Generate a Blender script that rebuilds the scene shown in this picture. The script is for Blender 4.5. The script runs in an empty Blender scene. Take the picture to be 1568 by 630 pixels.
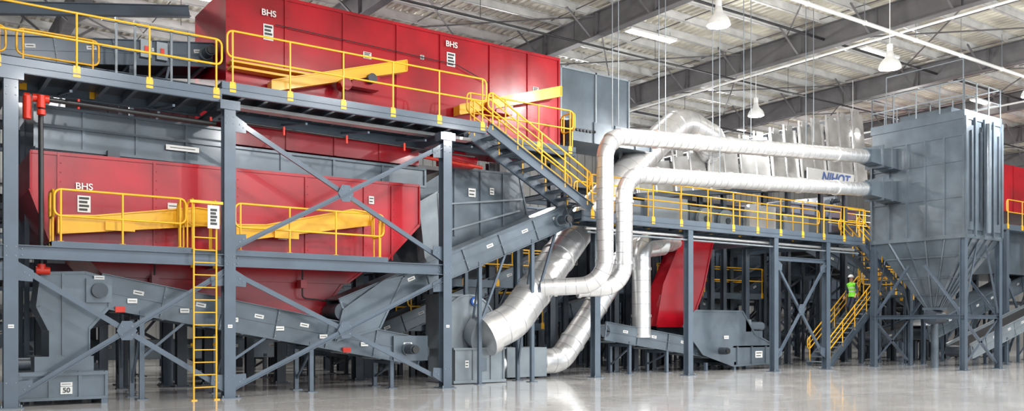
import bpy, math, random
from mathutils import Vector as V, Matrix
random.seed(11)
S=bpy.context.scene
# ---------------------------------------------------------------- materials
def mat(name,col,rough=.5,metal=0.,var=.12,scale=2.5,bump=0.,bscale=30,emit=0,coat=0.):
    m=bpy.data.materials.new(name); m.use_nodes=True
    nt=m.node_tree; b=nt.nodes['Principled BSDF']
    tc=nt.nodes.new('ShaderNodeTexCoord')
    nz=nt.nodes.new('ShaderNodeTexNoise'); nz.inputs['Scale'].default_value=scale; nz.inputs['Detail'].default_value=5
    nt.links.new(tc.outputs['Object'],nz.inputs['Vector'])
    mx=nt.nodes.new('ShaderNodeMix'); mx.data_type='RGBA'
    mx.inputs[6].default_value=(*[max(0,c*(1-var)) for c in col],1)
    mx.inputs[7].default_value=(*[min(1,c*(1+var)) for c in col],1)
    mr=nt.nodes.new('ShaderNodeMapRange'); mr.inputs[1].default_value=.3; mr.inputs[2].default_value=.7
    nt.links.new(nz.outputs['Fac'],mr.inputs[0]); nt.links.new(mr.outputs[0],mx.inputs[0])
    nt.links.new(mx.outputs[2],b.inputs['Base Color'])
    b.inputs['Roughness'].default_value=rough; b.inputs['Metallic'].default_value=metal
    if coat: b.inputs['Coat Weight'].default_value=coat; b.inputs['Coat Roughness'].default_value=.12
    if bump:
        n2=nt.nodes.new('ShaderNodeTexNoise'); n2.inputs['Scale'].default_value=bscale
        nt.links.new(tc.outputs['Object'],n2.inputs['Vector'])
        bp=nt.nodes.new('ShaderNodeBump'); bp.inputs['Strength'].default_value=bump; bp.inputs['Distance'].default_value=.02
        nt.links.new(n2.outputs['Fac'],bp.inputs['Height']); nt.links.new(bp.outputs[0],b.inputs['Normal'])
    if emit:
        b.inputs['Emission Color'].default_value=(*col,1); b.inputs['Emission Strength'].default_value=emit
    return m
GR=mat('painted_grey_steel',(.083,.112,.148),.32,.1,.14,1.5,coat=.3)
GD=mat('dark_grey_steel',(.048,.060,.076),.42,.1,.25,2)
GL=mat('light_grey_steel',(.23,.265,.29),.38,.2,.14,2)
GM=mat('machine_grey',(.095,.122,.148),.28,.15,.28,1.2,bump=.25,bscale=1.5,coat=.35)
RD=mat('red_machine_paint',(.385,.0015,.010),.3,0,.3,.8,bump=.3,bscale=1.3,coat=.2)
RP=mat('red_fitting_paint',(.65,.03,.01),.4)
YE=mat('safety_yellow_paint',(.90,.47,.012),.36,0,.06,3,coat=.2)
GZ=mat('galvanised_sheet',(.78,.78,.78),.3,.72,.10,2.5)
GS=mat('galvanised_seam',(.50,.50,.51),.35,.7,.1,5)
SS=mat('stainless_panel',(.66,.66,.65),.26,.7,.3,1.5,bump=.25,bscale=1)
BK=mat('black_pipe',(.018,.018,.02),.4)
RB=mat('conveyor_belt_rubber',(.02,.02,.022),.7)
WH=mat('white_enamel',(.8,.8,.78),.35,0,.03)
LB=mat('label_white',(.75,.75,.73),.5,0,.04)
LT=mat('label_print',(.05,.05,.05),.6)
BL=mat('sign_blue',(.01,.10,.45),.4)
RF=mat('rafter_primer',(.125,.12,.125),.5,0,.2,1.5)
PU=mat('purlin_galvanised',(.66,.66,.65),.45,.2,.15,2)
DK=mat('roof_deck_liner',(.76,.70,.60),.4,.1,.38,.7,bump=.6,bscale=3)
WL=mat('wall_panel_paint',(.27,.27,.26),.6,0,.2,.5)
LE=mat('lamp_lens',(1,.98,.92),.4,0,0,emit=9)
STP=mat('strip_light_lens',(1,.96,.9),.4,0,0,emit=9)
FL=bpy.data.materials.new('polished_concrete'); FL.use_nodes=True
nt=FL.node_tree; b=nt.nodes['Principled BSDF']; tc=nt.nodes.new('ShaderNodeTexCoord')
n1=nt.nodes.new('ShaderNodeTexNoise'); n1.inputs['Scale'].default_value=.35; n1.inputs['Detail'].default_value=8; n1.inputs['Roughness'].default_value=.65
n2=nt.nodes.new('ShaderNodeTexNoise'); n2.inputs['Scale'].default_value=2.2; n2.inputs['Detail'].default_value=6
nt.links.new(tc.outputs['Object'],n1.inputs['Vector']); nt.links.new(tc.outputs['Object'],n2.inputs['Vector'])
cr=nt.nodes.new('ShaderNodeValToRGB'); cr.color_ramp.elements[0].position=.3; cr.color_ramp.elements[1].position=.7
cr.color_ramp.elements[0].color=(.47,.46,.45,1); cr.color_ramp.elements[1].color=(.70,.69,.67,1)
nt.links.new(n1.outputs['Fac'],cr.inputs[0]); nt.links.new(cr.outputs[0],b.inputs['Base Color'])
mr=nt.nodes.new('ShaderNodeMapRange'); mr.inputs[1].default_value=.3; mr.inputs[2].default_value=.75; mr.inputs[3].default_value=.07; mr.inputs[4].default_value=.17
nt.links.new(n2.outputs['Fac'],mr.inputs[0]); nt.links.new(mr.outputs[0],b.inputs['Roughness'])
b.inputs['Coat Weight'].default_value=.25; b.inputs['Coat Roughness'].default_value=.05
bp=nt.nodes.new('ShaderNodeBump'); bp.inputs['Strength'].default_value=.03; bp.inputs['Distance'].default_value=.02
nt.links.new(n2.outputs['Fac'],bp.inputs['Height']); nt.links.new(bp.outputs[0],b.inputs['Normal'])
# ---------------------------------------------------------------- mesh builder
def fillet(pts,R,seg=6,closed=False):
    pts=[V(p) for p in pts]; n=len(pts); out=[]
    for i in range(n):
        if not closed and i in (0,n-1): out.append(pts[i]); continue
        p=pts[i]; a=pts[i-1]-p; c=pts[(i+1)%n]-p
        la,lc=a.length,c.length; a=a/la; c=c/lc
        ph=a.angle(c)/2
        if ph>math.pi/2-.02: out.append(p); continue
        d=min(R/math.tan(ph),la*.49,lc*.49); r=d*math.tan(ph)
        ce=p+(a+c).normalized()*(r/math.sin(ph))
        s=p+a*d-ce; e=p+c*d-ce
        om=s.angle(e)
        for k in range(seg+1):
            t=k/seg
            out.append(ce+s*(math.sin((1-t)*om)/math.sin(om))+e*(math.sin(t*om)/math.sin(om)))
    return out
class M:
    def __init__(s,name): s.name=name; s.v=[]; s.f=[]; s.mi=[]; s.sm=[]; s.mats=[]
    def add(s,vs,fs,m,smooth=False):
        if m not in s.mats: s.mats.append(m)
        k=s.mats.index(m); o=len(s.v); s.v+= [tuple(x) for x in vs]
        for f in fs: s.f.append([o+i for i in f]); s.mi.append(k); s.sm.append(smooth)
    BF=[(0,1,2,3),(7,6,5,4),(0,4,5,1),(1,5,6,2),(2,6,7,3),(3,7,4,0)]
    def box(s,x0,x1,y0,y1,z0,z1,m):
        s.add([(x0,y0,z0),(x1,y0,z0),(x1,y1,z0),(x0,y1,z0),(x0,y0,z1),(x1,y0,z1),(x1,y1,z1),(x0,y1,z1)],s.BF,m)
    def beam(s,p,q,w,h,m):
        p=V(p);q=V(q);u=(q-p).normalized()
        v=V((1,0,0)) if abs(u.z)>.999 else V((0,0,1)).cross(u).normalized()
        n=u.cross(v)
        vs=[c+v*a*w/2+n*b_*h/2 for c in (p,q) for a,b_ in ((-1,-1),(1,-1),(1,1),(-1,1))]
        s.add(vs,s.BF,m)
    def ibeam(s,p,q,w,h,m,t=.018):
        p=V(p);q=V(q);u=(q-p).normalized()
        v=V((0,0,1)).cross(u).normalized(); n=u.cross(v)
        s.beam(p+n*(h/2-t/2),q+n*(h/2-t/2),w,t,m); s.beam(p-n*(h/2-t/2),q-n*(h/2-t/2),w,t,m); s.beam(p,q,t,h-2*t,m)
    def angle(s,p,q,w,m,t=.014):
        p=V(p);q=V(q);u=(q-p).normalized()
        v=V((1,0,0)) if abs(u.z)>.999 else V((0,0,1)).cross(u).normalized()
        n=u.cross(v)
        s.beam(p,q,t,w,m); s.beam(p+v*w/2-n*w/2,q+v*w/2-n*w/2,w,t,m)
    def hcol(s,x,y,z0,z1,w,m,base=True):
        t=.02
        s.box(x-w/2,x+w/2,y-w/2,y-w/2+t,z0,z1,m); s.box(x-w/2,x+w/2,y+w/2-t,y+w/2,z0,z1,m)
        s.box(x-.01,x+.01,y-w/2+t,y+w/2-t,z0,z1,m)
        if base:
            s.box(x-w*.85,x+w*.85,y-w*.85,y+w*.85,z0,z0+.025,m)
            for a in(-1,1):
                for c in(-1,1): s.cyl((x+a*w*.68,y+c*w*.68,z0+.025),(x+a*w*.68,y+c*w*.68,z0+.07),.018,GL,6)
    def cyl(s,p,q,r,m,n=16,r2=None,caps=True):
        p=V(p);q=V(q); r2=r if r2 is None else r2
        u=(q-p).normalized(); v=(V((0,0,1)) if abs(u.z)<.9 else V((1,0,0))).cross(u).normalized(); w=u.cross(v)
        A=[(v*math.cos(2*math.pi*i/n)+w*math.sin(2*math.pi*i/n)) for i in range(n)]
        vs=[p+a*r for a in A]+[q+a*r2 for a in A]
        s.add(vs,[(i,(i+1)%n,n+(i+1)%n,n+i) for i in range(n)],m,True)
        if caps:
            s.add([p+a*r for a in A],[list(range(n))[::-1]],m); s.add([q+a*r2 for a in A],[list(range(n))],m)
    def sweep(s,path,r,m,n=10,closed=False,caps=True):
        P=[V(p) for p in path]; N=len(P); rings=[]; v=None
        for i in range(N):
            if closed: t=(P[(i+1)%N]-P[i-1]).normalized()
            elif i==0: t=(P[1]-P[0]).normalized()
            elif i==N-1: t=(P[-1]-P[-2]).normalized()
            else: t=((P[i+1]-P[i]).normalized()+(P[i]-P[i-1]).normalized()).normalized()
            if v is None: v=(V((0,0,1)) if abs(t.z)<.9 else V((1,0,0))).cross(t).normalized()
            else: v=(v-t*v.dot(t)).normalized()
            w=t.cross(v); rings.append([P[i]+(v*math.cos(2*math.pi*k/n)+w*math.sin(2*math.pi*k/n))*r for k in range(n)])
        vs=[x for R_ in rings for x in R_]; fs=[]
        for i in range(N if closed else N-1):
            j=(i+1)%N; off=0
            if closed and j==0:
                off=min(range(n),key=lambda o:(rings[0][o]-rings[-1][0]).length)
            for k in range(n): fs.append((i*n+k,i*n+(k+1)%n,j*n+(k+1+off)%n,j*n+(k+off)%n))
        s.add(vs,fs,m,True)
        if caps and not closed: s.add(rings[0],[list(range(n))[::-1]],m); s.add(rings[-1],[list(range(n))],m)
    def prism(s,poly,y0,y1,m,flange=0,fm=None):
        n=len(poly); vs=[(x,y0,z) for x,z in poly]+[(x,y1,z) for x,z in poly]
        s.add(vs,[list(range(n))[::-1],list(range(n,2*n))]+[(i,(i+1)%n,n+(i+1)%n,n+i) for i in range(n)],m)
        if flange:
            for i in range(n):
                a,c=poly[i],poly[(i+1)%n]
                s.beam((a[0],y0-.012,a[1]),(c[0],y0-.012,c[1]),.03,flange,fm or m)
    def hexa(s,bot,top,m):
        s.add(list(bot)+list(top),s.BF,m)
    def duct(s,pts,r,fil,m,ring=.4,big=2.4,n=28,seg=6):
        path=fillet(pts,fil,seg); s.sweep(path,r,m,n)
        acc=0; nxt=ring; nb=big
        for a,c in zip(path[:-1],path[1:]):
            L=(c-a).length; u=(c-a)/L
            while nxt<acc+L:
                p=a+u*(nxt-acc); B=nxt>=nb
                if B: nb+=big
                h=.045 if B else .009
                s.cyl(p-u*h,p+u*h,r+(.028 if B else .006),m if B else GS,n)
                nxt+=ring
            acc+=L
    def bolts(s,pts,y,m=GL,r=.014):
        for x,z in pts: s.cyl((x,y,z),(x,y-.014,z),r,m,6)
    def sticker(s,x,z,y,w,h,lines=2,m=None):
        s.box(x-w/2,x+w/2,y-.006,y,z-h/2,z+h/2,m or LB)
        for i in range(lines):
            zz=z+h/2-(i+.7)*h/(lines+.4); s.box(x-w*.38,x+w*(.38-.12*(i%2)),y-.009,y-.005,zz-h*.07,zz+h*.07,LT)
    def rail(s,p0,p1,h=1.07,sp=1.5,m=YE,r=.024,foot=True,posts=None):
        p0=V(p0);p1=V(p1);U=V((0,0,1)); L=(p1-p0).length
        pts=[p0+U*h*.5,p0+U*h,p1+U*h,p1+U*h*.5]
        s.sweep(fillet(pts,.13,4,True),r,m,8,True)
        n=max(1,round((L-.3)/sp)); d=(p1-p0)/L
        for i in range(n+1):
            q=p0+d*(.12+(L-.24)*i/n)
            s.cyl(q-U*(.12 if foot else 0),q+U*h,r*.95,m,8)
            if foot:
                s.beam(q-U*.2,q+U*.03,.12,.03,m) if abs(d.x)>.5 else s.beam(q-U*.2,q+U*.03,.03,.12,m)
                s.box(q.x-.07,q.x+.07,q.y-.02,q.y+.03,q.z-.2,q.z-.02,m)
    def stair(s,x0,z0,x1,z1,y0,y1,n,rh=.95,rm=YE,sm=GR):
        a=V((x0,0,z0));c=V((x1,0,z1)); sg=1 if x1>x0 else -1
        for y in(y0,y1):
            s.beam((x0,y,z0+.02),(x1,y,z1-.08),.02,.26,sm)
            nn=V((x1-x0,0,z1-z0)).normalized(); k=V((-nn.z,0,nn.x))*(.13*sg)
            yy=.03 if y==y1 else -.03
            for q in(1,-1): s.beam(V((x0,y+yy,z0+.02))+k*q,V((x1,y+yy,z1-.08))+k*q,.07,.015,sm)
            L=V((x1-x0,0,z1-z0)).length
            q0=V((x0,y,z0+.1)); q1=V((x1,y,z1))
            s.sweep(fillet([q0+V((0,0,rh*.5)),q0+V((0,0,rh)),q1+V((0,0,rh)),q1+V((0,0,rh*.5))],.13,4,True),.026,rm,8,True)
            s.sweep([q0+V((0,0,rh*.75)),q1+V((0,0,rh*.75))],.018,rm,8)
            m=max(2,round(L/1.1))
            for i in range(m+1):
                q=q0+(q1-q0)*(.04+.92*i/m); s.cyl(q-V((0,0,.05)),q+V((0,0,rh)),.024,rm,8)
        run=(x1-x0)/n; rise=(z1-z0)/n
        for i in range(1,n):
            xx=x0+run*(i-.5); z=z0+rise*i
            s.box(xx-.14,xx+.14,y0+.01,y1-.01,z-.035,z,sm)
            s.box(xx-sg*.14-.012,xx-sg*.14+.012,y0+.01,y1-.01,z-.04,z+.006,GL)
    def xbrace(s,x0,x1,y,z0,z1,m,w=.11):
        s.beam((x0,y-.02,z0),(x1,y-.02,z1),.014,w,m); s.beam((x0,y-.06,z0-w/2+.01),(x1,y-.06,z1-w/2+.01),.07,.014,m)
        s.beam((x0,y+.02,z1),(x1,y+.02,z0),.014,w,m); s.beam((x0,y+.06,z1-w/2+.01),(x1,y+.06,z0-w/2+.01),.07,.014,m)
        cx,cz=(x0+x1)/2,(z0+z1)/2; g=.2
        pl=[(cx-g,cz),(cx-g*.5,cz-g),(cx+g*.5,cz-g),(cx+g,cz),(cx+g*.5,cz+g),(cx-g*.5,cz+g)]
        s.prism(pl,y-.05,y-.035,m)
        s.bolts([(cx+a*g*.5,cz+c*g*.45) for a in(-1,1) for c in(-1,1)],y-.05)
        for gx,sx in((x0,1),(x1,-1)):
            for gz,sz in((z0,1),(z1,-1)):
                s.prism([(gx-sx*.03,gz-sz*.1),(gx+sx*.3,gz+sz*.1),(gx+sx*.28,gz+sz*.32),(gx-sx*.03,gz+sz*.3)],y-.045,y-.03,m)
                s.bolts([(gx+sx*.14,gz+sz*.14),(gx+sx*.22,gz+sz*.2)],y-.045)
    def done(s):
        me=bpy.data.meshes.new(s.name); me.from_pydata(s.v,[],s.f)
        for m in s.mats: me.materials.append(m)
        me.polygons.foreach_set('material_index',s.mi); me.polygons.foreach_set('use_smooth',s.sm); me.update()
        o=bpy.data.objects.new(s.name,me); S.collection.objects.link(o); return o
def text(par,body,loc,size,m,name='lettering',rot=(math.pi/2,0,0),shear=0):
    c=bpy.data.curves.new(name,'FONT'); c.body=body; c.size=size; c.extrude=.004; c.offset=size*.018; c.align_x='CENTER'; c.align_y='CENTER'; c.shear=shear
    c.materials.append(m); o=bpy.data.objects.new(name,c); o.location=loc; o.rotation_euler=rot
    S.collection.objects.link(o); o.parent=par; return o
def conveyor(name,p0,p1,w,d,m=GM,legs=(.15,.5,.85),stick=True,motor=True,legm=GR,cover=False,floorz=0):
    s=M(name); p0=V(p0);p1=V(p1);u=(p1-p0).normalized(); v=V((0,0,1)).cross(u).normalized(); n=u.cross(v); L=(p1-p0).length
    for a in(-1,1):
        o=v*(a*w/2)-n*d/2
        s.beam(p0+o,p1+o,.02,d,m)
        for e in(1,-1): s.beam(p0+o+n*e*d/2+v*a*.035,p1+o+n*e*d/2+v*a*.035,.09,.018,m)
        s.beam(p0+o+v*a*.02,p1+o+v*a*.02,.02,.03,m)
        k=max(2,int(L/1.2))
        for i in range(k+1):
            q=p0+u*(L*(i+.02)/(k+.04))+o+v*a*.02
            s.beam(q-n*d/2,q+n*d/2,.05,.05,m)
            for e in(-.38,-.15,.15,.38): s.cyl(q+n*d*e,q+n*d*e+v*a*.04,.016,GL,6)
        if stick and a==(-1 if v.y>0 else 1):
            for i in range(k):
                q=p0+u*(L*(i+.5+.2*random.random())/k)+o+v*a*.012+n*d*.15
                s.beam(q-u*.11,q+u*.11,.006,.09,LB); s.beam(q-u*.08+v*a*.004,q+u*.07+v*a*.004,.006,.018,LT)
    s.beam(p0-n*.1,p1-n*.1,w-.04,.015,RB); s.beam(p0-n*(d-.06),p1-n*(d-.06),w-.04,.015,RB)
    if cover: s.beam(p0+n*.02,p1+n*.02,w+.06,.04,m)
    for q in(p0,p1): s.cyl(q-n*d*.5-v*(w/2+.03),q-n*d*.5+v*(w/2+.03),d*.36,GD,18)
    for i in range(int(L/.9)):
        q=p0+u*(.5+.9*i)-n*(d-.02); s.cyl(q-v*w/2,q+v*w/2,.05,GL,8)
    if motor:
        q=p1-u*.45-n*d*.5-v*(w/2+.16); s.cyl(q,q-v*.35,.13,GD,14); s.cyl(q+v*.1,q,.17,GM,10); s.cyl(q-v*.35,q-v*.42,.1,BK,14)
    for t in legs:
        q=p0+u*L*t-n*d
        if q.z-floorz<.3: continue
        for a in(-1,1):
            b_=q+v*a*(w/2-.02); s.beam((b_.x,b_.y,floorz),(b_.x,b_.y,b_.z+.1),.1,.1,legm); s.box(b_.x-.12,b_.x+.12,b_.y-.12,b_.y+.12,floorz,floorz+.02,legm)
        A=q+v*(w/2);B=q-v*(w/2)
        s.beam((A.x,A.y,floorz+.25),(B.x,B.y,q.z-.1),.05,.05,legm); s.beam((A.x,A.y,q.z-.05),(B.x,B.y,q.z-.05),.08,.08,legm)
        if q.z>1.4:
            s.beam((B.x,B.y,q.z*.5+floorz*.5),q-v*(w/2)+u*.9,.06,.06,legm)
    return s
# ---------------------------------------------------------------- room
XL,XR,YF,YB=-9,62,-8,42
m=M('floor'); m.box(XL,XR,YF,YB,-.2,0,FL); m.done()
m=M('ground_apron'); m.box(-40,90,-60,YF-.02,-.25,-.02,mat('apron_concrete',(.5,.49,.47),.8)); m.done()
m=M('trim_floor_joints')
for x in range(-5,60,6): m.box(x-.006,x+.006,YF,YB,-.01,.001,GL)
for y in range(-6,42,6): m.box(XL,XR,y-.006,y+.006,-.01,.001,GL)
m.done()
def wall(name,p,q):
    m=M(name); p=V(p);q=V(q);L=(q-p).length;u=(q-p)/L
    m.beam(p+V((0,0,6.6)),q+V((0,0,6.6)),.12,13.2,WL)
    k=int(L/.6); nrm=V((-u.y,u.x,0))
    for i in range(k):
        c=p+u*(i*.6+.3)
        for e in(-1,1): m.beam(c+nrm*.09*e,c+nrm*.09*e+V((0,0,13.2)),.05,.05,WL)
    for z in(2.4,5,7.6,10.2):
        m.beam(p+V((0,0,z))-nrm*.2,q+V((0,0,z))-nrm*.2,.2,.2,RF); m.beam(p+V((0,0,z))+nrm*.2,q+V((0,0,z))+nrm*.2,.2,.2,RF)
    return m.done()
wall('wall_back',(XL,YB,0),(XR,YB,0)); wall('wall_right',(XR,YF,0),(XR,YB,0)); wall('wall_left',(XL,YF,0),(XL,YB,0))
m=M('ceiling'); vs=[];fs=[];k=0;x=XL
prof=[(0,0),(.12,0),(.16,.06),(.26,.06),(.3,0)]
pts=[]
while x<XR:
    for dx,dz in prof[:-1]: pts.append((x+dx,13.12+dz))
    x+=.3
pts.append((x,13.12))
for X,Z in pts: vs+=[(X,YF,Z),(X,YB,Z)]
fs=[(2*i,2*i+1,2*i+3,2*i+2) for i in range(len(pts)-1)]
m.add(vs,fs,DK); m.box(XL,XR,YF,YB,13.25,13.35,DK); m.done()
RX=[-2.7,5.1,12.9,20.7,28.5,36.3,44.1,51.9,59.7]
for x in RX:
    m=M('roof_rafter'); m.ibeam((x,YF,12.38),(x,YB,12.38),.32,.88,RF,.03)
    for y in range(-6,42,3):
        for a in(-1,1): m.box(x+(.015 if a>0 else -.14),x+(.14 if a>0 else -.015),y-.01,y+.01,12.0,12.8,RF)
        for a in(-1,1): m.angle((x+a*.1,y+.3,12.0),(x+a*1.2,y+.3,12.85),.08,RF)
    m.done()
m=M('roof_purlins')
y=YF+.5
while y<YB:
    m.box(XL,XR,y-.008,y+.008,12.84,13.1,PU); m.box(XL,XR,y-.008,y+.08,12.83,12.85,PU); m.box(XL,XR,y-.08,y+.008,13.09,13.11,PU)
    y+=1.45
for x in range(-8,60,4): m.beam((x,YF,12.9),(x,YB,12.9),.03,.03,RF)
m.done()
m=M('roof_bracing_rods')
for a,c in zip(RX[:-1],RX[1:]):
    for y in(-6,4,14,24,34): m.cyl((a,y,12.7),(c,y+8,12.7),.03,RF,6); m.cyl((c,y,12.7),(a,y+8,12.7),.03,RF,6)
m.done()
m=M('building_columns')
for x in RX: m.hcol(x,YB-.5,0,12.1,.45,RF)
for x in (-2.7,59.7): m.hcol(x,YF+.5,0,12.1,.45,RF)
m.done()
m=M('sprinkler_main'); m.cyl((-5,16.9,11.5),(60,16.9,11.5),.065,WH,12)
for x in range(-4,60,3):
    m.cyl((x,16.9,11.5),(x,16.9,12.85),.012,GL,6); m.cyl((x-.03,16.9,11.5),(x+.03,16.9,11.5),.085,WH,12)
m.cyl((28,10,11.55),(28,40,11.55),.045,WH,10); m.cyl((41,10,11.55),(41,40,11.55),.045,WH,10)
m.done()
m=M('electrical_conduit')
m.cyl((-5,24.5,11.8),(60,24.5,11.8),.04,BK,8); m.cyl((-5,12.5,12.0),(60,12.5,12.0),.03,BK,8); m.cyl((14,30.6,11.7),(60,30.6,11.7),.05,BK,8); m.cyl((-5,20.2,12.3),(60,20.2,12.3),.05,BK,8)
for x in range(-4,60,4):
    m.cyl((x,24.5,11.8),(x,24.5,12.9),.01,BK,6); m.cyl((x,12.5,12.0),(x,12.5,12.9),.01,BK,6); m.cyl((x,30.6,11.7),(x,30.6,12.9),.01,BK,6)
m.done()
LP=[(18.9,16.8,10.0),(25.0,15.4,9.5),(28.9,23.7,10.2),(33.6,15.2,9.9),(12,12,10),(4,12,10),(4,4,10),(12,4,10),(20,6,10),(28,6,10),(36,8,10),(46,14,10),(36,24,10.4),(20,29,10.6),(10,28,10.8),(2,27,10.6),(44,26,10),(28,34,10.6),(38,34,10.6),(52,22,10.4),(12,36,10.6),(2,36,10.6),(52,34,10.6)]
for i,(x,y,z) in enumerate(LP):
    m=M('pendant_high_bay_lamp'); prof=[(.06,.52),(.1,.5),(.12,.36),(.16,.3),(.26,.2),(.32,.08),(.33,0)]
    n=24
    vs=[(x+r*math.cos(2*math.pi*k/n),y+r*math.sin(2*math.pi*k/n),z+h) for r,h in prof for k in range(n)]
    m.add(vs,[(j*n+k,j*n+(k+1)%n,(j+1)*n+(k+1)%n,(j+1)*n+k) for j in range(len(prof)-1) for k in range(n)],WH,True)
    m.cyl((x,y,z+.5),(x,y,z+.72),.09,WH,14); m.cyl((x,y,z+.72),(x,y,12.85),.014,WH,6)
    m.cyl((x,y,z+.03),(x,y,z+.05),.3,LE,24); m.sweep(fillet([(x+.33*math.cos(a*math.pi/4),y+.33*math.sin(a*math.pi/4),z) for a in range(8)],.1,2,True),.015,WH,6,True)
    o=m.done()
    l=bpy.data.lights.new('lamp_glow','AREA'); l.shape='DISK'; l.size=.6; l.energy=330; l.color=(1,.985,.97)
    lo=bpy.data.objects.new('lamp_glow',l); lo.location=(x,y,z-.03); S.collection.objects.link(lo); lo.parent=o
    l=bpy.data.lights.new('added_ceiling_fill','POINT'); l.shadow_soft_size=.12; l.energy=620; l.color=(1,.985,.97)  # added point fill hung below the shade to brighten ceiling and machine faces
    lo=bpy.data.objects.new('added_ceiling_fill',l); lo.location=(x,y,z-.2); S.collection.objects.link(lo); lo.parent=o
for x,y in[(17,30),(9,30),(2.5,26),(25,31),(31,36),(38,33),(0,33),(44,22),(23.5,24.2),(32.5,20.5)]:
    m=M('strip_light'); m.box(x-1.2,x+1.2,y-.2,y+.2,12.55,12.63,WH); m.box(x-1.15,x+1.15,y-.17,y+.17,12.53,12.55,STP)
    for a in(-1,1): m.cyl((x+a,y,12.6),(x+a,y,12.9),.01,GL,6)
    m.done()
# ---------------------------------------------------------------- left steel frame
Y0=19.7
m=M('steel_support_frame')
CA,CB,CC=1.93,6.17,11.78
for x,t in((CA,6.55),(CB,6.6),(CC,6.62)): m.hcol(x,Y0,0,t,.25,GR)
for x,t in((CA,6.55),(CB,6.6),(CC,6.62),(-2.5,6.55)): m.hcol(x,25,0,t,.25,GR)
m.hcol(-2.5,Y0,0,6.55,.25,GR)
for a,c in((-2.5,CA),(CA,CB),(CB,CC)):
    m.ibeam((a+.1,Y0,3.06),(c-.1,Y0,3.06),.18,.27,GR)
    m.ibeam((a,25,3.06),(c,25,3.06),.18,.27,GR)
    m.bolts([(c-.2,3.0),(c-.2,3.12),(a+.2,3.0),(a+.2,3.12)],Y0-.02)
m.xbrace(CA+.1,CB-.1,Y0,.22,2.8,GR); m.xbrace(CB+.1,CC-.1,Y0,.22,2.8,GR); m.xbrace(CB+.1,CC-.1,Y0,3.35,6.25,GR)
m.xbrace(-2.4,CA-.1,Y0,.22,2.8,GR)
for x in(CA,CB,CC): m.ibeam((x,Y0,6.5),(x,25,6.5),.15,.25,GR); m.ibeam((x,Y0,3.06),(x,25,3.06),.15,.25,GR)
for x in(CA,CB,CC): m.prism([(x-.22,6.4),(x+.22,6.4),(x+.22,6.6),(x-.22,6.6)],Y0-.15,Y0+.15,GR)
for x in(CA,CB,CC):
    m.bolts([(x+a*.08,z) for a in(-1,1) for z in(2.97,3.15,6.1,6.25,.5)],Y0-.125); m.sticker(x,1.6,Y0-.125,.1,.07,1)
m.done()
m=M('upper_walkway')
def deck(m,x0,x1,y0,y1,z,j=.55,eh=.26):
    m.box(x0,x1,y0,y1,z-.05,z,GD)
    for y,a in((y0,-1),(y1,1)):
        m.box(x0,x1,y-.01,y+.01,z-eh,z+.02,GR); 
        for zz in(z-eh,z+.01): m.box(x0,x1,min(y,y-a*.08),max(y,y-a*.08),zz-.01,zz+.01,GR)
        m.box(x0,x1,y-.03 if a<0 else y,y if a<0 else y+.03,z-eh*.5-.01,z-eh*.5+.01,GR)
    x=x0+.05
    while x<x1:
        m.box(x-.04,x+.04,y0,y1,z-.2,z-.05,GR); x+=j
deck(m,-4,6.0,19.62,21.3,6.82); deck(m,6.0,13.0,19.62,21.4,7.0); deck(m,13.0,17.0,20.75,21.5,7.0)
m.rail((-4,19.62,6.82),(6.0,19.62,6.82),1.1,1.45); m.rail((6.12,19.62,7.0),(13.0,19.62,7.0),1.17,1.4)
m.rail((13.1,20.75,7.0),(16.9,20.75,7.0),1.1,1.3); m.rail((17.0,20.8,7),(17.0,21.45,7),1.1,1.0)
m.rail((-4,21.3,6.82),(2.0,21.3,6.82),1.1,1.6); m.rail((2.2,21.3,6.82),(3.8,21.3,6.82),1.1,1.3)
m.stair(16.7,5.0,13.1,7.0,19.68,20.6,11)
for x in (3,5,8,9.6,11.2,12.6): m.beam((x,19.7,6.35),(x,21.3,6.62),.05,.05,GR)
m.hcol(16.0,22.35,0,6.7,.22,GR); m.beam((12.2,21.5,6.7),(17,21.5,6.7),.15,.2,GR)
m.beam((6.2,21.35,6.62),(13,21.35,6.62),.15,.22,GR)
m.beam((6.2,20.5,6.7),(13,20.5,6.7),.3,.08,GZ)
m.done()
m=M('right_walkway')
deck(m,16.6,30.8,20.0,21.2,5.0,.6,.28)
m.rail((16.9,20.0,5),(30.8,20.0,5),1.1,1.25); m.rail((17.3,21.2,5),(29.6,21.2,5),1.1,1.5)
for x,y in((18.0,21.0),(21.2,20.12),(25.5,20.12),(28.5,20.12)): m.hcol(x,y,0,4.72,.22,GR)
for x in(21.2,25.5,28.5): m.hcol(x,23.9,0,4.72,.22,GR); m.ibeam((x,20.1,4.6),(x,24,4.6),.15,.2,GR)
m.xbrace(25.6,28.4,20.12,.5,3.9,GR,.09); m.ibeam((25.5,20.12,4.0),(28.5,20.12,4.0),.12,.15,GR)
m.cyl((16.9,20.1,4.4),(30.5,20.1,4.4),.03,GL,8); m.cyl((17,20.3,4.55),(30.5,20.3,4.55),.05,GZ,8)
SX0,SX1=30.5,34.1
m.stair(34.2,2.9,30.8,5.0,20.35,21.15,11)
m.box(34.1,35.6,20.3,22.5,2.82,2.9,GR); m.rail((35.6,20.3,2.9),(35.6,22.5,2.9),1.05,1.0); m.rail((34.5,20.3,2.9),(35.5,20.3,2.9),1.05,1.0)
m.rail((34.4,22.5,2.9),(35.5,22.5,2.9),1.05,1.0)
for x,y in((34.2,20.35),(35.5,20.35),(34.2,22.4),(35.5,22.4)): m.hcol(x,y,0,2.82,.14,GR)
m.stair(SX0,0,SX1,2.9,21.45,22.4,15)
m.done()
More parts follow.
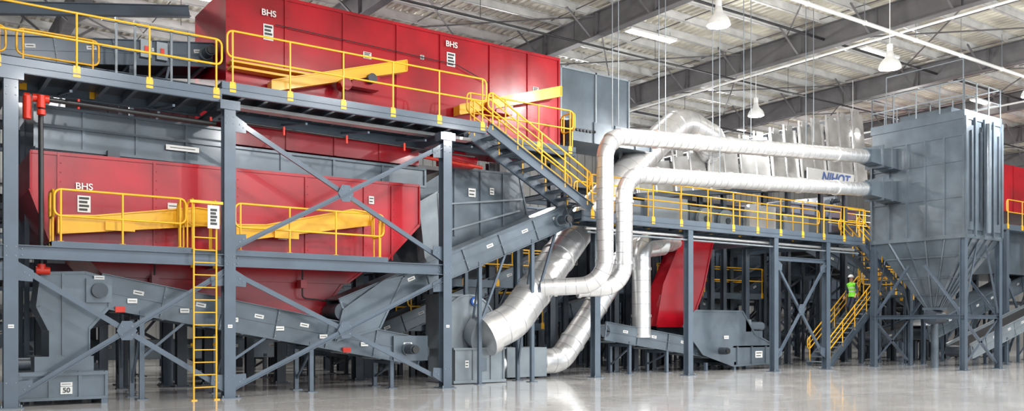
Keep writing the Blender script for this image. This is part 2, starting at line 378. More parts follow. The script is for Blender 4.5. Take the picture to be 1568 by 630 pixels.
# ---------------------------------------------------------------- upper red machine
m=M('upper_screening_machine')
m.box(6.8,17.2,21.85,24.6,7.1,10.02,RD)
seams=[6.8,8.3,9.9,11.5,12.9,14.6,16.0,17.2]
for x in seams: m.box(x-.03,x+.03,21.81,21.85,7.1,10.02,RD)
for z in(7.14,9.98): m.box(6.8,17.2,21.8,21.85,z-.04,z+.04,RD)
for x in seams: m.bolts([(x+.05,z/4) for z in range(29,40)],21.83,RD,.012)
for (a,c,z0,z1) in((7.8,11.6,7.62,8.72),(13.3,17.0,7.8,8.85)):
    m.prism([(a,z0-.15),(c,z1-.12),(c,z1+.18),(a,z0+.12)],21.45,21.78,YE,.03)
m.box(10.0,10.8,21.5,21.8,7.95,8.35,RD); m.cyl((9.7,21.5,7.9),(9.7,21.2,7.9),.16,RD,16); m.cyl((10.5,21.5,8.2),(10.5,21.3,8.2),.13,GD,16)
m.box(14.6,15.2,21.5,21.8,7.9,8.4,RD); m.cyl((14.3,21.6,8.0),(14.3,21.3,8.0),.16,RD,16)
for x,z,w,h in((7.85,9.05,.26,.4),(13.25,9.3,.28,.4),(10.6,8.95,.24,.18),(16.3,8.9,.22,.16),(12.3,9.2,.12,.12)): m.sticker(x,z,21.84,w,h,4)
m.sweep([(8.0,21.75,9.25),(13.4,21.75,9.15),(14.5,21.75,8.8)],.012,BK,6)
m.box(6.8,9.2,21.5,21.8,7.9,7.96,YE); m.box(6.8,9.0,21.5,21.8,8.05,8.1,YE)
for x in(7.2,12,16.6): m.hcol(x,24.8,0,7.1,.25,GD)
o=m.done()
text(o,'BHS',(7.85,21.8,9.52),.22,LB); text(o,'BHS',(13.25,21.8,9.72),.23,LB); 
m=M('switch_rack')
for x in(4.2,4.6,5.4,5.8): m.beam((x,21.5,6.8),(x,21.5,8.6),.05,.05,GL)
for z in(7.2,7.9,8.5): m.beam((3.9,21.5,z),(6.0,21.5,z),.05,.05,GL)
for x in(4.8,5.15): m.box(x-.12,x+.12,21.3,21.48,7.75,8.15,GL); m.box(x-.04,x+.04,21.27,21.3,7.85,8.0,RP)
m.done()
m=conveyor('upper_infeed_conveyor',(-2,23.6,7.6),(7.0,23.6,8.9),1.2,.6,GR,(.2,.5,.75)); 
m.ibeam((-3,22.6,7.5),(6.7,22.6,7.5),.2,.3,GR); m.ibeam((-3,24.8,8.4),(6.7,24.8,10.2),.2,.3,GR)
m.box(-2,1.5,25.4,27.5,6.4,8.6,GM)
for x in(-1.2,-.2,.8): m.box(x-.03,x+.03,25.34,25.4,6.4,8.6,GM)
m.done()
m=M('vent_hood_box')
m.box(17.35,20.25,21.95,24,8.15,9.85,GM); 
for x in(17.35,18.8,20.25): m.box(x-.03,x+.03,21.9,21.95,8.15,9.85,GL)
for z in(8.18,9.82): m.box(17.35,20.25,21.9,21.95,z-.03,z+.03,GL)
m.box(17.5,20.9,21.55,23.2,7.45,8.12,GM); 
for x in(17.5,18.4,19.3,20.2,20.9): m.box(x-.025,x+.025,21.5,21.55,7.45,8.12,GM)
for i in range(6): m.cyl((17.7+i*.14,21.55,7.8),(17.7+i*.14,21.5,7.8),.05,BK,8)
m.sticker(20.0,7.9,21.54,.2,.16)
for x in(17.8,20.6): m.hcol(x,23,0,7.45,.2,GD)
m.done()
# ---------------------------------------------------------------- lower grey housing above red machine
m=M('grey_screen_housing')
m.box(2.55,6.6,21.35,24,5.4,6.35,GM); m.box(6.6,12.1,21.35,23.8,5.45,5.95,GM); m.box(6.9,12.0,21.5,23.8,6.05,6.6,RD)
for x in(2.55,3.5,4.6,5.7,6.6,8,9.4,10.8,12.1): m.box(x-.03,x+.03,21.3,21.35,5.45,5.95 if x>6.7 else 6.35,GM)
for x in(8.2,9.5,10.8): m.box(x-.03,x+.03,21.46,21.5,6.05,6.6,RD)
for z in(5.45,5.93): m.box(2.55,12.1,21.28,21.35,z-.03,z+.03,GM)
m.box(2.55,6.6,21.28,21.35,6.3,6.36,GM)
m.sticker(5.6,5.75,21.28,.75,.12,1); m.box(3.95,4.2,21.1,21.3,5.3,5.5,GD)
pl=[(12.2,5.5),(13.2,6.15),(15.6,6.2),(15.9,5.0),(13.6,3.7),(12.9,3.4),(12.3,4.3)]
m.prism(pl,21.75,24,GM,.06)
for x in(13.3,14.2,15.0): m.box(x-.025,x+.025,21.7,21.75,4.2,6.15,GM)
m.beam((12.3,21.7,5.0),(15.7,21.7,5.45),.04,.05,GL); m.beam((12.6,21.7,4.2),(15.6,21.7,5.1),.04,.05,GL)
m.prism([(11.9,5.0),(12.5,5.35),(12.6,3.6),(12.1,3.4)],21.3,21.7,GL,.05)
m.sticker(13.9,5.5,21.73,.25,.25,2); m.sticker(14.6,5.6,21.73,.15,.2,2)
m.cyl((12.5,21.6,6.5),(13.9,21.6,6.35),.17,RD,16); m.cyl((13.0,21.6,6.45),(13.5,21.6,6.4),.21,RD,16); m.box(12.7,13.8,21.45,21.75,6.15,6.3,RD)
m.done()
# ---------------------------------------------------------------- lower red machine
m=M('lower_screening_machine')
pl=[(2.42,5.28),(11.73,5.40),(11.73,4.35),(10.7,3.3),(2.85,3.3),(2.42,4.5)]
m.prism(pl,21.0,24,RD,.07)
m.prism([(3.4,3.3),(10.5,3.3),(9.7,2.72),(3.9,2.72)],21.15,23.9,RD,.05)
m.prism([(4.3,2.72),(9.6,2.72),(8.97,1.9),(6.0,1.95)],21.2,23.8,RD,.06)
for x in(2.95,4.9,6.75,8.5,10.1,10.9): m.box(x-.025,x+.025,20.96,21.0,3.35,5.32,RD); m.bolts([(x+.05,3.5+.2*i) for i in range(9)],20.98,RD,.012)
for (a,c,z0,z1) in((2.9,6.25,3.55,3.95),(6.65,10.1,3.6,4.2)):
    m.prism([(a,z0),(c,z1),(c,z1+.32),(c-.5,z1+.36),(a+.7,z0+.42),(a,z0+.38)],20.62,20.96,YE,.03)
    m.box(a+.9,a+1.5,20.55,20.62,z0+.12,z0+.3,YE)
m.sticker(3.45,4.25,20.98,.26,.36,4); m.sticker(5.3,4.35,20.98,.22,.14,1); m.sticker(7.9,3.8,20.98,.22,.14,1); m.sticker(10.3,4.9,20.98,.15,.2,2)
for x in(4.9,8.4): m.sweep(fillet([(x,20.95,3.2),(x,20.95,2.3),(x+1.2,20.95,2.2)],.1),.02,BK,6); m.box(x-.08,x+.08,20.85,21.1,2.55,2.75,RD)
for x in(3.0,6.3,9.0,11.4): m.hcol(x,24.1,0,5,.25,GD)
o=m.done(); text(o,'BHS',(3.45,20.95,4.62),.2,LB)
for a,c in((2.72,5.3),(6.38,10.1)):
    m=M('service_platform'); m.box(a-.05,c+.1,19.85,20.95,3.24,3.3,GD)
    m.box(a-.05,c+.1,19.83,19.85,3.08,3.32,GR); m.box(a-.05,a-.03,19.85,20.9,3.08,3.32,GR); m.box(c+.08,c+.1,19.85,20.9,3.08,3.32,GR)
    m.rail((a,19.88,3.3),(c,19.88,3.3),1.08,1.0); m.rail((a,19.95,3.3),(a,20.55,3.3),1.08,.9); m.rail((c,19.95,3.3),(c,20.55,3.3),1.08,.9)
    for x in(a+.1,c-.1): m.beam((x,19.75,3.1),(x,21,3.15),.08,.12,GR)
    m.done()
m=M('access_ladder')
for x in(5.35,5.83):
    m.sweep(fillet([(x,19.45,0),(x,19.45,4.35),(x,19.95,4.35),(x,19.95,3.3)],.12),.02,YE,8); m.box(x-.06,x+.06,19.39,19.51,0,.02,YE)
    for z in(1.2,2.9): m.box(x-.02,x+.02,19.45,19.62,z-.03,z+.03,YE)
for i in range(13): m.cyl((5.35,19.45,.28+.27*i),(5.83,19.45,.28+.27*i),.013,YE,8)
m.box(5.3,6.1,19.9,20.9,3.22,3.3,GD); m.rail((5.35,20.0,3.3),(6.0,20.0,3.3),1.08,.6)
m.box(5.62,5.87,19.36,19.385,3.72,4.22,WH); m.sticker(5.745,3.97,19.36,.19,.4,5)
m.box(5.25,5.95,19.36,19.41,4.25,4.31,YE)
m.done()
# ---------------------------------------------------------------- lower conveyors
m=conveyor('collection_conveyor',(3.7,20.9,2.72),(11.5,20.9,1.28),1.0,.72,GM,(.12,.36,.62,.9))
for i in range(6): m.sticker(4.3+i*1.1,2.15-.2*i,20.35,.2,.1,1)
m.box(10.6,11.6,20.3,21.5,.7,1.35,GM); m.sticker(11.0,1.1,20.29,.25,.16,1)
for x,z in((3.95,1.9),(9.2,.95)): m.box(x,x+.2,20.3,20.42,z,z+.12,RP)
m.done()
m=M('discharge_chute')
m.prism([(2.54,2.68),(3.34,2.72),(3.8,2.6),(3.8,2.0),(3.42,1.55),(3.42,.98),(2.68,.98),(2.68,1.52),(2.46,2.0)],20.2,21.4,GM,.06)
m.box(2.4,3.5,20.15,21.4,.68,.98,GM); m.box(2.1,3.72,19.95,21.6,.1,.68,GM)
for x in(2.12,2.65,3.2,3.7): m.box(x-.03,x+.03,19.9,19.95,.1,.68,GM)
m.box(2.1,3.72,19.88,19.95,.6,.66,GM); m.box(2.1,3.72,19.88,19.95,.1,.16,GM)
m.sticker(2.95,.42,19.93,.22,.08,1); m.box(2.84,3.06,19.92,19.93,.22,.37,LB); m.cyl((2.35,20.4,.83),(2.1,20.4,.83),.13,GD,14)
m.box(2.0,2.12,19.9,21,0,.1,GR); m.box(3.6,3.72,19.9,21,0,.1,GR)
m.box(3.35,3.85,20.12,20.2,2.1,2.6,GM); m.cyl((3.6,20.12,2.35),(3.6,20.02,2.35),.16,GD,18)
m.box(2.9,2.95,20.15,20.2,1.0,2.7,GM); m.sticker(3.6,2.62,20.11,.2,.08,1)
o=m.done(); text(o,'50',(2.95,19.91,.295),.14,LT)
m=conveyor('inclined_transfer_conveyor',(9.1,20.75,2.25),(16.3,20.75,5.15),.75,.62,GM,(.55,.8),cover=True)
m.prism([(9.0,1.25),(10.2,1.55),(10.9,2.9),(10.3,2.75),(9.2,2.0)],20.3,20.4,GM,.05)
m.done()
# ---------------------------------------------------------------- ducts + fan
m=M('dust_extraction_ducting')
m.duct([(29.7,19.3,7.93),(16.9,19.3,7.12),(16.9,19.3,2.8),(15.5,20.5,2.72)],.25,.75,GZ,.3,1.8,32,9)
m.duct([(29.7,19.3,6.7),(17.65,19.3,6.08),(17.65,19.3,2.75),(16.4,19.9,2.7)],.25,.75,GZ,.3,1.8,32,9)
for z in(7.98,6.75):
    m.cyl((29.6,19.3,z-.05),(29.75,19.3,z-.05),.29,GM,24)
    m.hexa([(29.75,19.05,z-.28),(31.7,19.0,z-.42),(31.7,19.75,z-.42),(29.75,19.55,z-.28)],[(29.75,19.05,z+.2),(31.7,19.0,z+.42),(31.7,19.75,z+.42),(29.75,19.55,z+.2)],GM)
    for xx in(30.4,31.0): m.box(xx,xx+.04,18.98,19.75,z-.42,z+.42,GM)
for x,z in((19.2,7.5),(23.1,7.7),(21.6,6.5),(26.4,8.0),(17.3,7.4)):
    for a in(-.2,.2): m.cyl((x+a*.3,19.3+a,z),(x+a*.3,19.3+a,12.9),.014,GL,6)
m.done()
m=M('main_air_duct')
m.duct([(13.7,20.6,1.38),(14.5,20.55,1.72),(18.3,21.95,4.95),(21.5,22.3,7.7),(23.4,22.6,9.05),(25.6,22.9,8.6),(27.5,26,8.3)],.53,1.5,GZ,.45,2.0,40,10)
m.cyl((13.58,20.61,1.32),(13.8,20.59,1.42),.6,GZ,36)
m.done()
m=M('secondary_air_duct')
m.duct([(23.6,23,4.65),(22.3,22.4,4.55),(20.9,22,4.5),(20.9,22,1.25)],.32,.6,GZ,.4,1.6,32,8)
m.duct([(22.3,22.4,4.5),(20.9,22.5,4.3),(18.9,22.45,1.85),(17.6,22.3,.5),(15.0,22.2,.46)],.4,.8,GZ,.4,1.8,32,8)
m.box(15.2,16.7,21.8,22.75,.05,.95,GL); m.cyl((20.9,22,1.22),(20.9,22,1.3),.36,GZ,28)
m.done()
m=M('centrifugal_fan')
sc=[]
for i in range(32):
    a=2*math.pi*i/32; sc.append((13.35+.86*math.cos(a),1.62+.86*math.sin(a)))
m.prism(sc,21.0,21.9,GL,.05)
m.box(12.7,14.35,20.75,22.2,.08,.98,GL); m.box(12.65,14.4,20.7,22.25,.95,1.0,GL); m.box(12.65,14.4,20.7,22.25,.02,.1,GL)
for x in(12.72,13.3,13.9,14.33): m.box(x-.02,x+.02,20.71,20.75,.1,.95,GL)
m.box(13.45,13.75,20.72,20.75,.35,.7,GM); m.sticker(13.1,.55,20.74,.12,.2,2)
m.cyl((13.5,21.0,1.5),(13.62,20.7,1.4),.45,GL,30,.55)
m.cyl((13.5,21.0,2.3),(13.5,20.93,2.3),.13,BL,20); m.cyl((13.5,20.93,2.3),(13.5,20.92,2.3),.08,WH,20)
m.box(12.45,13.1,21.05,21.9,.98,2.45,GL); m.box(12.4,13.15,21.0,21.9,2.43,2.5,GL)
m.cyl((13.35,21.9,1.62),(13.35,22.6,1.62),.2,GD,16)
m.duct([(14.3,21.3,1.1),(14.8,21.3,1.2),(14.9,21.3,2.1)],.16,.3,GZ,.15,9,20)
m.done()
# ---------------------------------------------------------------- mid-right
m=M('red_transfer_chute')
m.prism([(23.45,4.72),(25.1,4.72),(24.6,3.0),(23.9,1.6),(22.2,1.6),(22.55,3.1)],22.6,23.2,RD,.07)
m.box(23.85,23.93,22.55,22.6,1.7,4.7,RD)
for x in(22.8,24.4): m.hcol(x,23.4,0,4.7,.18,GD)
m.done()
m=conveyor('bunker_conveyor',(19.2,22.4,1.75),(25.0,22.4,.95),1.0,.6,GM,(.2,.5))
for ya,yb in((21.7,21.75),(23.0,23.05)): m.prism([(22.6,1.6),(23.2,2.15),(25.7,2.15),(26.4,1.3),(27.6,.85),(27.6,.22),(25.2,.15),(23.6,.6)],ya,yb,GM,.06)
m.box(25.2,27.6,21.75,23.0,.15,.25,GM); m.box(27.55,27.6,21.75,23.0,.2,.85,GM); m.box(25.2,27.55,21.7,23.0,.82,.88,GM)
for x in(25.4,26.2,27.0): m.box(x-.03,x+.03,21.65,21.7,.2,.86,GM)
m.cyl((26.2,21.9,1.6),(27.0,21.9,1.6),.17,GM,16); m.box(25.9,26.2,21.7,22.1,1.4,1.85,GL); m.cyl((27.0,21.9,1.6),(27.1,21.9,1.6),.13,BK,14); m.box(26.1,26.9,21.75,22.3,.88,1.43,GM)
m.sticker(26.6,.55,21.68,.4,.25,2); m.sticker(24.8,1.2,21.68,.25,.12,1)
for x in(23.8,25.3,27.4): m.box(x-.05,x+.05,21.7,21.8,0,.3,GR)
m.done()
m=M('inclined_conveyor_hood'); n=15
for i in range(n):
    x=22.2+i*.95; t=i/(n-1); zt=7.5+t*3.7; zb=6.3+t*1.7
    y0=23.5+(i%2)*.06; ln=.35
    m.hexa([(x,y0,zb),(x+.9,y0,zb+.12),(x+.9,y0+.05,zb+.12),(x,y0+.05,zb)],[(x+.12,y0+ln,zt),(x+1.0,y0+ln,zt+.12),(x+1.0,y0+ln+.05,zt+.12),(x+.12,y0+ln+.05,zt)],SS)
    m.beam((x,y0-.03,zb),(x+.12,y0+ln-.03,zt+.25),.06,.06,GZ); m.box(x+.1,x+1.0,y0+ln,25.0,zt,zt+.03,SS)
    m.box(x+.4,x+.75,y0+ln,y0+ln+.04,zt,zt+.28,SS)
m.beam((22,23.4,6.3),(36,23.4,8.0),.1,.2,GD); m.beam((22,25.0,6.4),(36,25.0,8.1),.1,.2,GD); m.beam((22,24.5,6.9),(36,24.5,8.7),1.0,.05,GD)
for x in(23,27,31,35): m.hcol(x,23.75,0,6.3+(x-22)*.12,.18,GD); m.hcol(x,25,0,6.5+(x-22)*.12,.18,GD)
m.box(31.6,34.9,23.2,23.25,7.6,8.3,WH)
for x in(32,34.5): m.box(x-.04,x+.04,23.25,23.6,7.65,8.25,GD)
o=m.done(); text(o,'NIHOT',(33.5,23.18,7.97),.62,BL,shear=.3)
m=M('air_separator')
m.box(21.5,33,23.2,26.5,4.9,6.1,GM)
for i in range(12): m.box(21.5+i-.03,21.5+i+.03,23.14,23.2,4.9,6.1,GM)
for x in(25.2,26.4): m.cyl((x,23.15,5.65),(x,23.0,5.65),.42,GL,28); m.cyl((x,23,5.65),(x,22.95,5.65),.12,GD,16)
m.box(22.2,24.2,23.0,23.2,5.3,6.3,GL); m.box(27.6,29.2,22.95,23.2,5.2,6.4,GZ); m.box(30,31.4,23.0,23.2,5.3,6.2,GL)
for x in(22,26,30,32.8): m.hcol(x,23.5,0,4.9,.2,GD); m.hcol(x,26,0,4.9,.2,GD)
m.done()
# ---------------------------------------------------------------- dust collector
X0,X1,YA,YZ=31.65,34.25,16.6,20.25
m=M('baghouse_dust_collector')
m.box(X0,X1,YA,YZ,4.85,9.4,GM)
m.box(X0-.04,X1+.04,YA-.04,YZ+.04,9.1,9.42,GM); m.box(X0-.06,X1+.06,YA-.06,YZ+.06,4.8,4.95,GM); m.box(X0-.03,X1+.03,YA-.03,YZ+.03,8.5,8.56,GM)
ny=5
for i in range(ny+1):
    y=YA+(YZ-YA)*i/ny; m.box(X0-.07,X0,y-.04,y+.04,4.9,8.5,GM)
for i in range(5):
    x=X0+(X1-X0)*i/4; m.box(x-.045,x+.045,YA-.1,YA,4.9,9.2,GM)
for i in range(4):
    x=X0+(X1-X0)*(i+.5)/4
    m.box(x-.24,x+.24,YA-.05,YA,5.1,8.9,GM); m.box(x-.02,x+.02,YA-.12,YA,5.4,8.7,GD)
for z in(6.3,7.6): m.box(X0-.03,X0,YA,YZ,z-.02,z+.02,GM)
m.bolts([(X0+.1+.2*i,4.88) for i in range(12)],YA-.06)
m.cyl((X0+1.2,YA-.25,5.0),(X0+1.2,YA-.25,9.0),.1,GM,14)
for z in(9.95,10.5):
    m.sweep([(X0,YA,z),(X1,YA,z),(X1,YZ,z),(X0,YZ,z)],.025,GL,8,True)
for i in range(5):
    for x in(X0,X1): y=YA+(YZ-YA)*i/4; m.cyl((x,y,9.4),(x,y,10.5),.025,GL,8)
for i in range(4):
    for y in(YA,YZ): x=X0+(X1-X0)*i/3; m.cyl((x,y,9.4),(x,y,10.5),.025,GL,8)
m.cyl((X0+.5,YA+.3,9.4),(X0+.5,YA+.3,11.4),.02,GL,8); m.cyl((X0+.5,YZ-.3,9.4),(X0+.5,YZ-.3,11.4),.02,GL,8); m.cyl((X0+.5,YA+.3,11.4),(X0+.5,YZ-.3,11.4),.02,GL,8)
m.box(X0+.6,X1-.4,YA+.8,YZ-.8,9.42,9.75,GM)
cx,cy=(X0+X1)/2,(YA+YZ)/2; zb=2.3
m.hexa([(cx-.25,cy-.25,zb),(cx+.25,cy-.25,zb),(cx+.25,cy+.25,zb),(cx-.25,cy+.25,zb)],[(X0,YA,4.82),(X1,YA,4.82),(X1,YZ,4.82),(X0,YZ,4.82)],GM)
for t in(.25,.55,.8):
    def L(a,b_): return a+(b_-a)*t
    A=[(L(X0,cx-.25),L(YA,cy-.25)),(L(X1,cx+.25),L(YA,cy-.25)),(L(X1,cx+.25),L(YZ,cy+.25)),(L(X0,cx-.25),L(YZ,cy+.25))]; z=4.82+(zb-4.82)*t
    for i in range(4): m.beam((*A[i],z),(*A[(i+1)%4],z),.06,.06,GM)
for i in range(1,5):
    t=i/5; m.beam((X0-.02,YA+(YZ-YA)*t,4.8),(cx-.27,cy-.25+.5*t,zb),.05,.06,GM); m.beam((X0+(X1-X0)*t,YA-.02,4.8),(cx-.25+.5*t,cy-.27,zb),.06,.05,GM)
m.box(cx-.32,cx+.32,cy-.32,cy+.32,2.22,2.32,GM); m.cyl((cx-.35,cy,1.95),(cx+.35,cy,1.95),.28,GD,18); m.cyl((cx+.35,cy,1.95),(cx+.8,cy,1.95),.14,GM,14); m.cyl((cx,cy,1.9),(cx,cy,0),.14,GM,16)
for x in(X0+.05,X1-.05):
    for y in(YA+.05,YZ-.05): m.hcol(x,y,0,4.85,.2,GR)
for y in(YA+.05,YZ-.05):
    m.ibeam((X0,y,1.95),(X1,y,1.95),.12,.14,GR); m.angle((X0+.1,y,.2),(X1-.1,y,1.85),.08,GR); m.angle((X0+.1,y,1.85),(X1-.1,y,.2),.08,GR)
    m.angle((X0+.1,y,2.1),(X0+1.0,y,4.6),.07,GR); m.angle((X1-.1,y,2.1),(X1-1.0,y,4.6),.07,GR)
for x in(X0+.05,X1-.05):
    m.ibeam((x,YA,1.95),(x,YZ,1.95),.12,.14,GR); m.angle((x,YA+.1,2.05),(x,YA+1.5,3.9),.08,GR); m.angle((x,YZ-.1,2.05),(x,YZ-1.5,3.9),.08,GR)
m.done()
m=conveyor('outfeed_conveyor',(36,21.0,1.6),(45.5,21.0,4.3),1.0,.7,GM,(.3,.6,.9),cover=True); m.done()
m=conveyor('outfeed_conveyor',(35,18.6,.9),(44.5,18.6,3.3),.9,.6,GL,(.3,.6,.9)); m.done()
m=M('far_sorting_machine')
m.box(41.5,50,20.5,24,7.0,9.2,RD); m.box(40.5,50,19.4,24,5.9,6.15,GR); m.rail((40.6,19.4,6.15),(50,19.4,6.15),1.1,1.3); m.box(41,50,20,24,4.0,5.9,GM)
for x in(40.7,43.5,46.5,49.5):
    for y in(19.5,23.8): m.hcol(x,y,0,5.9,.22,GR)
    m.box(x-.03,x+.03,20.45,20.5,7,9.2,RD)
for x in(42,49.5): m.hcol(x,22.5,6.1,7.0,.2,GR,False)
m.xbrace(40.8,43.4,19.5,.4,3.8,GR); m.xbrace(43.6,46.4,19.5,.4,3.8,GR)
m.done()
m=M('sprinkler_drop_pipe')
m.sweep(fillet([(6.0,20.05,6.15),(2.5,20.05,6.2),(2.5,19.95,2.75)],.1),.05,BK,10)
for p,q in(((2.35,20.05,6.2),(2.65,20.05,6.2)),((2.5,20.0,6.0),(2.5,20.0,6.25)),((2.5,19.95,5.85),(2.5,19.95,5.95)),((2.5,19.95,2.7),(2.5,19.95,2.85)),((2.4,19.95,2.72),(2.65,19.95,2.72)),((2.2,20.05,6.2),(2.3,20.05,6.2)),((2.25,20.0,5.75),(2.25,20.0,6.2))): m.cyl(p,q,.08,RP,14)
m.sweep([(6.1,20.2,6.3),(13,20.2,6.2)],.025,BK,8); m.sweep([(12,21.2,6.25),(13.9,21.2,6.15)],.05,RP,10)
for x in(3.2,5.9,7.6,9.2,10.8): m.cyl((x,20.1,6.1),(x,20.1,6.3),.03,RP,8)
m.done()
# ---------------------------------------------------------------- background plant
m=M('background_support_steel')
for y in(26.2,29.5,33,37):
    xs=[x+random.uniform(-.4,.4) for x in range(-3,60,4)]
    top=7.0 if y<30 else 5.5
    for a,c in zip(xs[:-1],xs[1:]):
        m.hcol(a,y,0,top,.22,GR if random.random()<.4 else GD,False)
        for z in(3.0,4.9,top-.2):
            if random.random()<.85: m.ibeam((a,y,z),(c,y,z),.15,.22,GR if random.random()<.4 else GD)
        if random.random()<.6: m.xbrace(a+.1,c-.1,y,.3,2.8,GR if random.random()<.5 else GD)
        if random.random()<.4: m.beam((a,y,3),(c,y,4.8),.08,.08,GD)
        m.ibeam((a,y,top-.3),(a,y+3,top-.3),.15,.2,GD)
m.done()
for i,(a,b_,y,z0,z1,w) in enumerate([(-1,9,25.5,.9,3.2,1),(3,14,27.6,1.2,1.2,1.2),(10,20,26.8,3.5,1.0,1),(12,19,25.2,1.5,4.2,.9),(17,29,27.5,1.3,4.3,1.1),(24,34,26.6,4.0,1.2,1),(28,40,28.2,1.2,6.5,1.1),(34,46,25.5,5.5,2,1),(-2,8,30.5,4.2,6.5,1.2),(30,44,31,7.0,9.0,1.2),(20,30,31.5,6.0,8.2,1.1),(37,48,23.8,1.2,3.4,1)]):
    m=conveyor('sorting_conveyor',(a,y,z0),(b_,y,z1),w,.55,GM if i%2 else GR,(.1,.35,.6,.85),legm=GD); m.done()
for a,c,y0,y1,z0,z1,mm in[(-6,1.6,22.3,25,2.6,6.2,GD),(13,17.5,27.8,31,3.1,5.4,GR),(18,24,28.5,32,3.1,6.0,GD),(4,11.5,27,31,3.1,8.4,GD),(-5,2.5,28,33,3.1,7.0,GD),(25.5,31,28,32,2.9,5.2,GR),(34.5,40,26.5,30,4.0,7.5,GR),(11,20,34.5,38,2,6.5,GD),(24,38,35,38,2,7.5,GR),(38,50,30,34,3,7.5,GR)]:
    m=M('background_sorting_machine'); m.box(a,c,y0,y1,z0,z1,mm)
    x=a
    while x<c: m.box(x-.04,x+.04,y0-.06,y0,z0,z1,mm); x+=1.1
    for z in(z0+.05,z1-.05): m.box(a,c,y0-.07,y0,z-.05,z+.05,mm)
    for x in(a+.3,c-.3):
        for y in(y0+.2,y1-.2): m.hcol(x,y,0,z0,.2,mm,False)
    x=a+.6
    while x<c-.5: m.sticker(x,(z0+z1)/2+random.uniform(-.4,.4),y0-.01,.3,.2,2); x+=random.uniform(1.2,2.8)
    m.done()
for a,c,y,z in[(14,19.5,24.6,3.15),(24.5,31,25.0,3.0),(-4,1.7,21.9,6.4),(13.5,19,24.9,1.7),(36,44,24.6,6.0),(27,33,30.5,5.4),(35.8,41,22.6,3.2)]:
    m=M('catwalk'); m.box(a,c,y,y+1,z-.06,z,GD); m.box(a,c,y-.01,y+.01,z-.25,z,GR)
    m.rail((a,y,z),(c,y,z),1.07,1.2); m.rail((a,y+1,z),(c,y+1,z),1.07,1.2)
    for x in(a+.2,(a+c)/2,c-.2):
        for yy in(y+.1,y+.9): m.hcol(x,yy,0,z-.06,.14,GD,False)
    m.done()
m=M('control_cabinet'); m.box(14.9,15.5,23.6,24.1,.1,2.0,GL); m.box(14.93,15.47,23.57,23.6,.2,1.95,GL); m.box(15.38,15.42,23.53,23.57,1.0,1.2,BK); m.box(14.9,15.5,23.6,24.1,0,.1,GD); m.done()
# ---------------------------------------------------------------- person on the stair
VT=mat('hi_vis_vest',(.28,.95,.06),.7,0,.1,8); TR=mat('navy_trousers',(.02,.025,.045),.8); SK=mat('skin',(.55,.3,.2),.5,0,.05); SH=mat('navy_shirt',(.03,.05,.09),.8); BO=mat('boot_leather',(.03,.02,.015),.6); HT=mat('hard_hat_white',(.85,.85,.85),.25,0,.02); HA=mat('hair_brown',(.05,.03,.02),.7); RT=mat('reflective_tape',(.8,.8,.75),.3,0,.02); EY=mat('eye_dark',(.02,.02,.02),.2)
bx,by,bz=SX0+(SX1-SX0)/15*9.5,21.88,2.9/15*10
def W(p): f,s_,z=p; return V((bx-f,by-s_,bz+z))
nodes=[];edges=[];rad=[]
def nd(p,r,par=None):
    nodes.append(W(p)); rad.append(r); i=len(nodes)-1
    if par is not None: edges.append((par,i))
    return i
pel=nd((0,0,.96),(.15,.12)); wa=nd((.02,0,1.1),(.145,.11),pel); ch=nd((.05,0,1.3),(.17,.125),wa); sh=nd((.06,0,1.42),(.12,.09),ch); nk=nd((.07,0,1.5),(.058,.058),sh)
hd=nd((.09,0,1.58),(.075,.08),nk); h2=nd((.10,0,1.66),(.08,.095),hd); h3=nd((.09,0,1.74),(.06,.075),h2)
for sd,kn,an,heel,toe in((1,(.27,.1,.4),(.25,.1,-.1),(.21,.1,-.15),(.42,.12,-.165)),(-1,(.2,-.1,.49),(.02,-.1,.11),(-.02,-.1,.05),(.19,-.12,.035))):
    hp=nd((.01,sd*.095,.88),(.095,.095),pel); th=nd(((.01+kn[0])/2,sd*.1,(.88+kn[2])/2),(.082,.082),hp); k=nd(kn,(.06,.06),th)
    ca=nd(((kn[0]*.6+an[0]*.4)-.02,sd*.1,kn[2]*.65+an[2]*.35),(.06,.06),k); a=nd(an,(.042,.042),ca); md=nd(((an[0]+toe[0])/2,sd*.11,(an[2]*.35+toe[2]*.65)),(.046,.04),a); nd(toe,(.04,.032),md); nd(heel,(.04,.035),a)
def arm(sd,el,wr,pm,fd,down):
    s0=nd((.06,sd*.18,1.42),(.068,.065),sh); e=nd(el,(.047,.047),s0); w=nd(wr,(.03,.03),e); p=nd(pm,(.038,.026),w)
    pmv=V(pm); fd=V(fd).normalized(); dn=V(down).normalized(); sv=fd.cross(dn).normalized()
    for k,(o,Ln) in enumerate(((-.032,.07),(-.011,.08),(.011,.075),(.03,.058))):
        b0=pmv+fd*.045+sv*o; b1=b0+fd*Ln*.5+dn*Ln*.15; b2=b1+dn*Ln*.45+fd*Ln*.1; b3=b2+dn*Ln*.25-fd*Ln*.25
        i0=nd(b0,(.0095,.0095),p); i1=nd(b1,(.009,.009),i0); i2=nd(b2,(.0085,.0085),i1); nd(b3,(.008,.008),i2)
    t0=pmv+sv*-.035-fd*.0; i0=nd(t0,(.012,.012),p); i1=nd(t0+sv*-.02+dn*.03+fd*.015,(.01,.01),i0); nd(t0+sv*-.01+dn*.055+fd*.02,(.009,.009),i1)
arm(1,(.1,.3,1.16),(.31,.39,1.0),(.385,.41,.93),(.8,.1,-.5),(-.3,.1,-.95))
arm(-1,(-.06,-.27,1.17),(.1,-.3,.96),(.14,-.3,.88),(.35,0,-.93),(.9,.3,.3))
me=bpy.data.meshes.new('body'); me.from_pydata(nodes,edges,[]); ob=bpy.data.objects.new('body_rig',me); S.collection.objects.link(ob)
ob.modifiers.new('sk','SKIN'); 
for i,r in enumerate(rad): me.skin_vertices[0].data[i].radius=r
me.skin_vertices[0].data[0].use_root=True
sb=ob.modifiers.new('sb','SUBSURF'); sb.levels=2; sb.render_levels=2
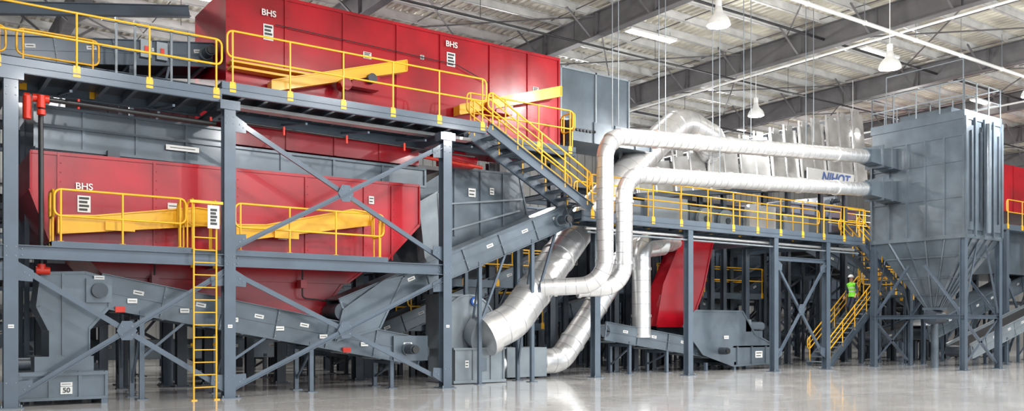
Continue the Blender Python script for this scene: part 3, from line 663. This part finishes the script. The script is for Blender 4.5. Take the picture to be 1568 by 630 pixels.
bpy.context.view_layer.update(); dg=bpy.context.evaluated_depsgraph_get()
bm_=bpy.data.meshes.new_from_object(ob.evaluated_get(dg)); bpy.data.objects.remove(ob)
bm_.materials.clear()
for k in (VT,TR,SK,SH,BO,RT,HA): bm_.materials.append(k)
for p in bm_.polygons:
    c=p.center; f=bx-c.x; s_=by-c.y; z=c.z-bz; p.use_smooth=True
    ankle=(-.02 if s_>0 else .17)
    if z>1.5: mi=6 if (f<.06 and z>1.55) else 2
    elif abs(s_)>.2 or (f>.2 and z>.8):
        hand=(f>.33 and s_>.2) or (s_<0 and z<.93)
        mi=2 if (hand and z>.7 and abs(s_)>.2) else 3
    elif z>.9: mi=5 if (1.08<z<1.13 or 1.24<z<1.28) else 0
    elif z<ankle: mi=4
    else: mi=1
    p.material_index=mi
per=bpy.data.objects.new('worker',None); S.collection.objects.link(per)
bo=bpy.data.objects.new('body',bm_); S.collection.objects.link(bo); bo.parent=per
hm=M('hard_hat'); C=W((.095,0,1.70)); n=20; R=8
vs=[];
for j in range(R+1):
    a=j/R*math.pi/2
    for k in range(n):
        b2=2*math.pi*k/n; vs.append((C.x+.135*math.cos(a)*math.cos(b2),C.y+.112*math.cos(a)*math.sin(b2),C.z+.125*math.sin(a)))
hm.add(vs,[(j*n+k,j*n+(k+1)%n,(j+1)*n+(k+1)%n,(j+1)*n+k) for j in range(R) for k in range(n)],HT,True)
hm.add([(C.x+.15*math.cos(2*math.pi*k/n)-(.03 if math.cos(2*math.pi*k/n)<0 else 0),C.y+.125*math.sin(2*math.pi*k/n),C.z) for k in range(n)],[list(range(n))],HT)
hm.beam(C+V((-.12,0,.03)),C+V((0,0,.125)),.02,.012,HT)
hm.done().parent=per
fm=M('face_features')
for a in(-1,1):
    fm.cyl(W((.17,a*.032,1.655)),W((.186,a*.032,1.655)),.011,EY,10); fm.cyl(W((.09,a*.078,1.63)),W((.085,a*.095,1.65)),.022,SK,10)
fm.cyl(W((.17,0,1.65)),W((.205,0,1.615)),.009,SK,8,.014); fm.beam(W((.178,.025,1.575)),W((.178,-.025,1.575)),.008,.008,RP)
fm.done().parent=per
# ---------------------------------------------------------------- light + camera
w=bpy.data.worlds.new('daylight'); S.world=w; w.use_nodes=True; bg=w.node_tree.nodes['Background']; bg.inputs[0].default_value=(.87,.94,1,1); bg.inputs[1].default_value=2.2
c=bpy.data.cameras.new('camera'); co=bpy.data.objects.new('camera',c); S.collection.objects.link(co)
co.location=(0,0,1.6); co.rotation_euler=(math.pi/2,0,math.radians(-35.2)); c.sensor_width=36; c.lens=36*1352/1568; c.shift_y=185/1568; c.clip_end=300
S.camera=co
S.view_settings.view_transform='Standard'; S.view_settings.look='None'; S.view_settings.exposure=.1
